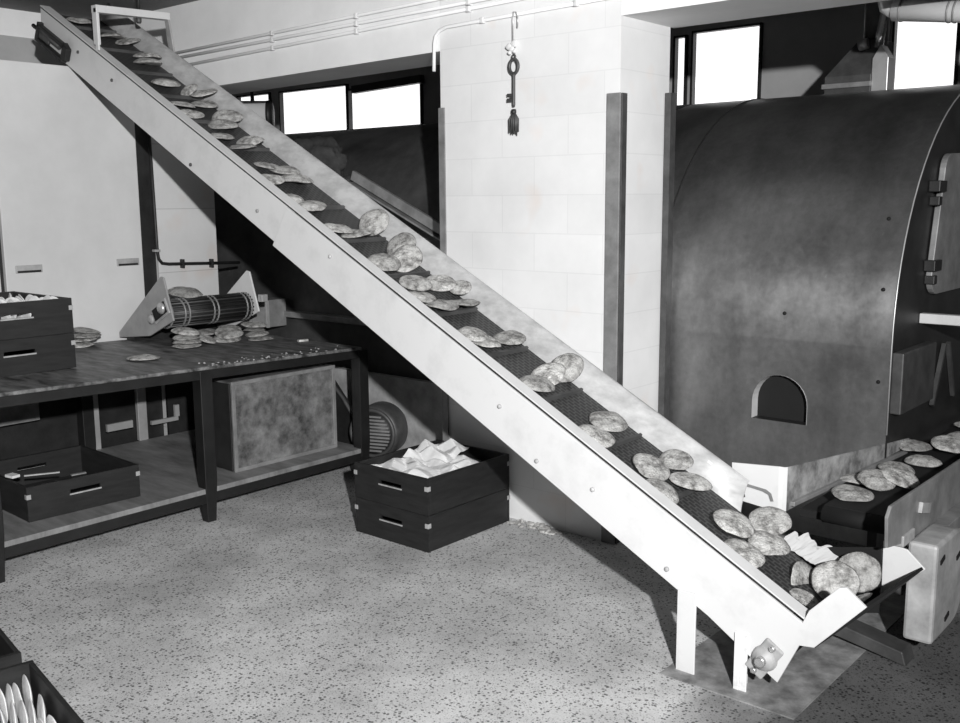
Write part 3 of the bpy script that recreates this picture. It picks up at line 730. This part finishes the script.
# discharge end of a short conveyor standing on the table
def short_conv():
    L = (-5.3, 3.3, .8)
    r = empty('short_conveyor', L, 'end of a short conveyor rising over the table, with a dark mesh roller', 'conveyor')
    def sp(mb, name, mat, bevel=0., parent=None): return mb.build(name, mat, parent or r, L, bevel)
    def plate(y, pts): return MB().poly_prism([(x, y, z) for x, z in pts], (0,.012,0))
    pp = [(-5.63,.825),(-5.29,.862),(-5.03,.972),(-5.11,1.215),(-5.14,1.22),(-5.63,.86)]
    sp(plate(3.19, pp), 'side_plate', M['plate'], .003)
    sp(plate(3.79, pp), 'side_plate', M['panel'], .003)
    d = Vector((.80,0,.42)).normalized()
    c = Vector((-5.15, 0, 1.0))
    sp(MB().cyl((c.x,3.205,c.z),(c.x,3.788,c.z),.072,20), 'drum', M['dark'])
    for k in range(22):
        a = 2*PI*k/22; p = Vector((c.x+.080*math.cos(a),0,c.z+.080*math.sin(a)))
        sp(MB().cyl((p.x,3.205,p.z),(p.x,3.785,p.z),.0055,6), 'slat', M['darkgrey'] if k%3==0 else M['dark'])
    for y in (3.215,3.30,3.33,3.50,3.53,3.74,3.77):
        sp(MB().torus((c.x,y,c.z), (0,1,0), .082, .006, 24, 6), 'chain_ring', M['midgrey'])
    nn = Vector((-d.z,0,d.x))
    a = c + nn*.085; b = a - d*.50
    sp(MB().poly_prism([(a.x,3.205,a.z),(a.x-nn.x*.02,3.205,a.z-nn.z*.02),(b.x-nn.x*.02,3.205,b.z-nn.z*.02),(b.x,3.205,b.z)], (0,.58,0)), 'belt', M['belt'])
    br = sp(MB().obox((-5.15,3.186,1.02), d*.085, (0,.006,0), nn*.048), 'bearing_slot', M['castgrey'], .004)
    sp(MB().obox((-5.15,3.180,1.02), d*.070, (0,.004,0), nn*.034), 'slot_opening', M['rubber'], 0, br)
    sp(MB().lathe([(.034,0),(.034,.012),(.020,.022),(.001,.024)], (-5.12,3.178,1.04), (0,-1,0), 16), 'shaft_end', M['galv'], 0, br)
    sp(MB().lathe([(.030,0),(.028,.010),(.012,.018)], (-5.25,3.187,.965), (0,-1,0), 16), 'adjuster', M['castgrey'], 0, br)
    sp(MB().box(-5.05,-5.01,3.803,3.85,1.03,1.075), 'shaft_block', M['galv'], .004)
    sp(MB().box(-5.56,-5.48,3.20,3.79,.808,.86), 'base_beam', M['dark'])
short_conv()
def small_box():
    L = (-5.53,4.17,.8)
    r = empty('grey_box', L, 'grey box at the far end of the table beside the mesh roller', 'box')
    MB().box(-5.62,-5.44,4.02,4.33,.80,.985).build('body', M['midgrey'], r, L, .004)
    MB().box(-5.441,-5.432,4.16,4.18,.80,.983).build('edge_strip', M['galv'], r, L)
small_box()

# ================================================================== hanging key
def key():
    x, y = -3.106, 3.905
    L = (x, y, 2.1)
    r = empty('hanging_key', L, 'large ornamental key with a bow and tassel hanging on the white pier', 'ornament')
    kp = lambda mb, n_, m_, p=None, b=0.: mb.build(n_, m_, p or r, L, b)
    kp(MB().tube([(x+.024,y,2.455),(x+.026,y,2.50),(x+.012,y,2.528),(x-.002,y,2.53),(x-.004,y,2.50),(x-.004,y,2.395)], .0035, 8), 'hook', M['galv'])
    bow = MB()
    for (dx, dz, q) in ((-.026,.0,.017),(.006,.012,.018),(-.010,-.012,.014),(-.022,-.028,.010),(.008,-.024,.010)):
        tt = bmesh.ops.create_icosphere(bow.bm, subdivisions=2, radius=1)
        for v in tt['verts']: v.co = Vector((v.co.x*q*1.2, v.co.y*.008, v.co.z*q*(1+.3*v.co.x))) + Vector((x-.004+dx, y, 2.372+dz))
    kp(bow, 'ribbon_bow', M['paper'])
    head = kp(MB().torus((x,y,2.278), (0,1,0), .034, .0085, 28, 8, .78), 'key_bow', M['darkgrey'])
    kp(MB().torus((x,y,2.322), (0,1,0), .011, .004, 16, 6), 'hanging_ring', M['darkgrey'], head)
    kp(MB().tube([(x,y,2.245),(x,y,2.232),(x,y,2.10),(x,y,2.088)], [.012,.008,.008,.006], 12), 'shaft', M['darkgrey'])
    kp(MB().box(x-.040,x-.006,y-.004,y+.004,2.112,2.130).box(x-.040,x-.006,y-.004,y+.004,2.138,2.152).box(x-.020,x-.006,y-.004,y+.004,2.128,2.14), 'bit', M['darkgrey'])
    kp(MB().lathe([(.004,.012),(.012,.010),(.013,-.004),(.010,-.014)][::-1], (x,y,2.066), (0,0,1), 12), 'tassel_knot', M['dark'])
    ts = MB()
    for k in range(16):
        a = 2*PI*k/16; e = .020+.012*random.random(); l = random.uniform(.075,.108)
        ts.tube([(x+.006*math.cos(a),y+.004*math.sin(a),2.058),(x+e*.8*math.cos(a),y+e*.5*math.sin(a),2.03),(x+e*math.cos(a)*.85,y+e*.5*math.sin(a),2.058-l)], [.004,.005,.003], 6)
    kp(ts, 'tassel', M['darkgrey'])
key()

# ================================================================== PITAS
def pita_mesh(seed, flat=False):
    rnd = random.Random(seed)
    bm = bmesh.new(); R = 18; K = 40
    top, bot = [], []
    bend, ba = rnd.uniform(-.22, .10)*(0 if flat else 1), rnd.random()*3.14
    def warp(v):
        q = v[0]*math.cos(ba)+v[1]*math.sin(ba)
        return (v[0], v[1], v[2] + bend*q*q*.6 + .05*noise.noise(Vector((v[0]*1.3+ph, v[1]*1.3, 2))))
    ph = rnd.random()*50; puff = rnd.uniform(.16, .30); ell = rnd.uniform(.90, 1.0)
    def h(r, a, side):
        x, y = r*math.cos(a), r*math.sin(a)
        lip = (1-r**2.6)**.62 if r < 1 else 0
        b = puff*lip*(1+.22*noise.noise(Vector((x*1.6+ph, y*1.6, side*3))) ) + .030*noise.noise(Vector((x*5+ph, y*5, side*9)))*(1-r**6)
        return b if side > 0 else -b*.42
    for side, store in ((1, top), (-1, bot)):
        for i in range(1, R):
            r = i/R; r = r**.8
            ring = []
            for k in range(K):
                a = 2*PI*k/K; w_ = 1+.07*noise.noise(Vector((math.cos(a)*1.5+ph, math.sin(a)*1.5, 5)))
                ring.append(bm.verts.new(warp((r*w_*math.cos(a), r*w_*ell*math.sin(a), h(r, a, side)))))
            store.append(ring)
    rim = []
    for k in range(K):
        a = 2*PI*k/K; w_ = 1+.07*noise.noise(Vector((math.cos(a)*1.5+ph, math.sin(a)*1.5, 5)))
        rim.append(bm.verts.new(warp((1.012*w_*math.cos(a), 1.012*w_*ell*math.sin(a), .02*noise.noise(Vector((math.cos(a)*4,math.sin(a)*4,ph)))))))
    for store, side in ((top,1),(bot,-1)):
        c = bm.verts.new(warp((0,0,h(0,0,side))))
        for k in range(K):
            k2 = (k+1)%K
            bm.faces.new((c, store[0][k], store[0][k2]))
            for i in range(len(store)-1): bm.faces.new((store[i][k], store[i+1][k], store[i+1][k2], store[i][k2]))
            bm.faces.new((store[-1][k], rim[k], rim[k2], store[-1][k2]))
    for f in bm.faces: f.smooth = True
    bmesh.ops.recalc_face_normals(bm, faces=bm.faces)
    me = bpy.data.meshes.new('pita'); bm.to_mesh(me); bm.free(); me.materials.append(M['pita_pale' if flat else 'pita']); return me
PM = [pita_mesh(i) for i in range(8)]
PF = [pita_mesh(30+i, True) for i in range(3)]
cnt = [0]
def pita(loc, normal, r, label, group, thick=1.0, spin=None, meshes=None):
    i = cnt[0]; cnt[0] += 1
    rr = random.Random(i*13+5)
    o = bpy.data.objects.new('pita', (meshes or PM)[i % len(meshes or PM)]); COL.objects.link(o)
    z = Vector(normal).normalized(); x = z.orthogonal().normalized(); y = z.cross(x)
    mt = Matrix((x, y, z)).transposed() @ Matrix.Rotation(rr.random()*6.28 if spin is None else spin, 3, 'Z')
    o.rotation_euler = mt.to_euler(); o.scale = (r, r, r*thick); o.location = loc
    return tag(o, label, 'pita bread', group)

# --- on the incline: (s along belt, y, height above belt, lean 0 = flat on belt .. 1 = level, side lean towards the far guard, radius, label)
GI = 'pitas riding up the inclined belt'
inc_list = [
 (.10,3.16,.022,.55,0,.080,'pita highest on the incline, left of the white square frame'),
 (.29,3.27,.020,.75,0,.080,'pita seen through the white frame at the top of the incline, left of two'),
 (.37,3.32,.026,.70,.2,.072,'pita seen through the white frame at the top of the incline, right of two'),
 (.67,3.28,.018,.70,0,.082,'lower of two stacked pitas just below the white frame at the top'),
 (.64,3.29,.050,.75,0,.080,'upper of two stacked pitas just below the white frame at the top'),
 (.985,3.21,.020,.62,0,.082,'lone flat pita on the incline, next below the stacked pair under the white frame'),
 (1.09,3.29,.035,.2,.9,.052,'small pita standing by the far guard near the top, just left of a stacked pair'),
 (1.245,3.29,.020,.55,.1,.082,'lower pita of the stacked pair beside the opening edge, high on the incline'),
 (1.17,3.33,.058,.55,.3,.080,'upper pita of the stacked pair beside the opening edge, high on the incline'),
 (1.26,3.14,.014,.5,0,.074,'thin pita near the near flange high up, beside the stacked pair'),
 (1.375,3.13,.012,.4,0,.070,'thin grey pita near the near flange high up, just below another thin one'),
 (1.50,3.25,.016,.45,.1,.084,'lower pita of the mottled pair below the white tank'),
 (1.45,3.30,.046,.35,.35,.084,'big mottled pita lying on another, below the white tank'),
 (1.655,3.14,.012,.45,0,.070,'thin lone pita between the mottled pair and the joint of the side plate'),
 (1.78,3.18,.018,.7,0,.080,'lower pita of two just below the mottled pair'),
 (1.745,3.25,.042,.6,.2,.072,'upper pita of two just below the mottled pair'),
 (2.02,3.17,.030,.3,0,.070,'upper left pita of the cluster of four above the joint of the side plate'),
 (2.075,3.23,.040,.25,.1,.076,'middle pita of the cluster of four above the joint of the side plate'),
 (2.14,3.11,.018,.3,0,.066,'pita nearest the flange in the cluster of four above the joint of the side plate'),
 (2.145,3.26,.024,.75,0,.086,'right hand level pita of the cluster of four above the joint of the side plate'),
 (2.42,3.14,.022,.7,0,.082,'pale pita right above the joint of the near side plate'),
 (2.34,3.09,.010,.5,0,.060,'thin dark edged pita beside the pale one above the side plate joint'),
 (2.65,3.13,.018,.35,0,.080,'flat shaded pita at the left of three below the side plate joint'),
 (2.70,3.20,.022,.65,0,.078,'bright level pita in the middle of three below the side plate joint'),
 (2.66,3.335,.058,.0,1.1,.078,'brown pita leaning against the far guard, third of its cluster'),
 (2.87,3.325,.055,.2,1.0,.072,'pale pita leaning on the far guard above two others, left of the pier corner'),
 (2.985,3.26,.045,.1,.75,.080,'pale pita propped against its neighbour, left of the pier corner'),
 (2.96,3.15,.020,.25,.1,.082,'flat grey pita below two leaning ones, left of the pier corner'),
 (3.25,3.11,.020,.35,0,.080,'front left pita of the big cluster beside the pier corner'),
 (3.19,3.13,.048,.30,.1,.074,'pita lying on top at the left of the big cluster beside the pier corner'),
 (3.20,3.28,.040,.35,.3,.078,'back left pita of the big cluster beside the pier corner'),
 (3.335,3.17,.022,.75,0,.078,'front middle pita of the big cluster beside the pier corner'),
 (3.355,3.29,.026,.75,0,.078,'front right pita of the big cluster beside the pier corner'),
 (3.26,3.35,.055,.45,.5,.052,'small pita at the back of the big cluster, against the far guard'),
 (3.625,3.15,.020,.55,0,.074,'pale pita at the left of the pair below the big cluster'),
 (3.585,3.11,.034,.30,0,.072,'shaded pita tucked behind the pale one below the big cluster'),
 (3.635,3.30,.026,.72,.2,.078,'level pita against the far guard at the right of the pair below the big cluster'),
 (3.945,3.14,.020,.6,0,.078,'front pita of the three stacked on edge left of the dark corner strip'),
 (3.92,3.235,.034,.35,.45,.078,'middle pita of the three stacked on edge left of the dark corner strip'),
 (3.92,3.355,.055,.1,1.1,.072,'ribbed pita standing against the far guard left of the dark corner strip'),
 (4.25,3.24,.030,.15,.15,.080,'speckled round pita lying on another under the dark corner strip'),
 (4.285,3.12,.018,.45,0,.080,'pale pita underneath the speckled round one, by the near flange'),
 (4.52,3.17,.028,.0,.1,.075,'puffed grey pita at the left of the four near the foot of the incline'),
 (4.63,3.09,.020,.0,0,.070,'half hidden pita against the near flange, lower left of the four near the foot'),
 (4.535,3.325,.038,.55,.4,.066,'pale curled pita against the far guard, top of the four near the foot'),
 (4.645,3.27,.026,.72,.0,.082,'thick level pita at the right of the four near the foot of the incline'),
 (4.885,3.18,.052,.15,.0,.084,'puffed dark pita on top of the heap below the corner plate'),
 (4.985,3.11,.018,.1,.0,.080,'lowest pita of the heap by the near flange, below the puffed dark one'),
 (4.945,3.37,.050,.62,.35,.078,'bright ribbed pita at the back of the heap under the white corner plate'),
 (5.005,3.265,.030,.60,.1,.080,'shaded flat pita at the right of the heap, beside the ragged sheet'),
]
for (s, y, h, lean, side, r, lab) in inc_list:
    nrm = (N*(1-lean) + Vector((0,0,1))*lean + Vector((0,-1,0))*side)
    pita(P(s, y, -.042 + h*.9 + .004), nrm + Vector((random.uniform(-.12,.12), random.uniform(-.15,.05), 0)), r, lab, GI, random.uniform(.9,1.25))
# at the foot, in the scoop
pita((-1.300,3.25,.325), (.85,-.15,.30), .072, 'dark pita standing on edge at the very foot, left of the pale tilted one', GI, .7)
pita((-1.195,3.270,.345), (.35,-.62,.70), .080, 'pale pita standing tilted in front in the scoop at the foot', GI, .7)
pita((-1.158,3.385,.352), (.40,-.80,.40), .078, 'grey pita standing behind the pale one in the scoop at the foot', GI, .7)
pita((-1.255,3.135,.285), (.55,-.3,.9), .072, 'curled pita at the bottom of the near flange in the scoop', GI, .8)
pita((-1.135,3.31,.275), (-.5,-.1,.8), .060, 'dark flat pita at the bottom of the scoop beside the far wing', GI, .7)
# --- on the cross conveyor
GC = 'pitas on the cross conveyor'
for (x, y, z, nx, ny, r, lab) in [
 (-1.400,3.99,.512,0,0,.078,'left back one of the four nearest pitas on the cross conveyor'),
 (-1.330,3.77,.512,.1,-.1,.086,'foremost pita on the cross conveyor'),
 (-1.300,3.945,.540,.25,-.35,.078,'folded pita overlapping the foremost ones on the cross conveyor'),
 (-1.235,4.02,.540,.35,-.1,.084,'tilted pita at the right of the foremost four on the cross conveyor'),
 (-1.325,4.26,.512,.1,0,.084,'middle pita on the cross conveyor lying just behind the folded one'),
 (-1.360,4.60,.540,.1,-.1,.085,'pale puffed pita on the cross conveyor beside the oven corner'),
 (-1.270,4.44,.510,0,0,.084,'dark pita on the cross conveyor under the pale puffed one'),
 (-1.235,4.70,.545,.15,-.2,.095,'large mottled pita on the cross conveyor near the right edge of the view'),
 (-1.255,5.00,.520,0,-.1,.088,'pita behind the large mottled one on the cross conveyor'),
 (-1.300,5.28,.515,0,0,.084,'second farthest pita on the cross conveyor at the right edge'),
 (-1.33,5.55,.515,0,0,.084,'farthest pita on the cross conveyor at the right edge')]:
    pita((x,y,z), (nx,ny,1), r*.92, lab, GC, 1.1)
# --- on the table
GT = 'pitas on the work table'
def onT(x, y, dz, r, lab, nx=0, ny=0, th=.8): pita((x,y,tz(y)+.010+dz), (nx,ny,1), r, lab, GT, th)
onT(-5.00,3.25,.000,.084,'bottom pita of the stack before the mesh roller')
onT(-5.01,3.26,.026,.084,'second pita from the bottom of the stack before the mesh roller')
onT(-4.99,3.245,.052,.080,'third pita from the bottom of the stack before the mesh roller', .05)
onT(-5.02,3.26,.080,.084,'top pita of the stack before the mesh roller', .16, .05)
onT(-5.22,3.47,.012,.085,'pita lying just behind the stack before the mesh roller', .3, .1)
onT(-5.30,3.58,.030,.085,'upper pita lying behind the stack, right below the mesh roller', .05, -.05)
onT(-5.08,3.43,.020,.070,'pita edge showing between the stack and the one behind it', .35, .2)
onT(-5.10,3.60,.008,.086,'lower one of the overlapping pitas in the middle of the table', .2, -.05)
onT(-5.11,3.62,.036,.086,'upper one of the overlapping pitas in the middle of the table', .28, -.15)
onT(-5.20,3.69,.050,.074,'topmost of the overlapping pitas in the middle of the table', .2, -.1)
onT(-4.98,3.765,.000,.080,'front pita of the right hand group on the table')
onT(-5.15,3.86,.004,.078,'middle pita of the right hand group on the table', 0, -.1)
onT(-5.27,3.93,.050,.085,'back pita of the right hand group on the table, beside the grey box', .15, 0)
onT(-5.30,3.95,.015,.075,'pita under the back one of the right hand group on the table')
onT(-4.74,2.815,.000,.088,'single pita alone near the front edge of the table')
onT(-5.50,2.87,.000,.088,'bottom pita of the stack behind the table crates')
onT(-5.51,2.88,.026,.088,'second pita up in the stack behind the table crates')
onT(-5.49,2.90,.052,.088,'third pita up in the stack behind the table crates')
onT(-5.50,2.90,.080,.088,'top pita of the stack behind the table crates', .1, .1)
pita((-5.22,3.40,1.105), (.2,.0,1), .105, 'large pita resting on top of the mesh roller of the short conveyor', GT, .9)
tag(MB().obox((-4.75,4.02-.12,tz(3.9)+.006),(.008,.03,.0),(.012,-.004,0),(0,0,.006)).build('bread_scrap', M['pita'], at=(-4.75,3.9,.8)), 'small pale scrap lying alone at the right end of the table', 'scrap')
# --- in the crates
lab_c = 'small pita standing on edge in the crate in the bottom left corner'
ca, sa = math.cos(-.18), math.sin(-.18)
for row, (xr, yr) in enumerate(((-3.035,1.318),(-2.885,1.290),(-2.735,1.262),(-2.62,1.24))):
    for k in range(9):
        x, y = xr + random.uniform(-.008,.008) - .003*k, yr - .0255*k + random.uniform(-.003,.003)
        pita((x, y, .084+random.uniform(0,.014)), (.22+random.uniform(-.08,.08), .97, random.uniform(-.10,.10)), .066, lab_c, 'upright pitas in the corner crate', .55, meshes=PF)
lab_t = 'small pita heaped in the upper crate at the left end of the table'
for row in range(3):
    for k in range(8):
        pita((-4.80-.12*row+random.uniform(-.01,.01), 2.39-.055*k+random.uniform(-.01,.01), HZ+.174+.105+random.uniform(0,.02)), (random.uniform(-.4,.4), 1, random.uniform(-.2,.5)), .066, lab_t, 'pitas in the upper table crate', .6, meshes=PF)
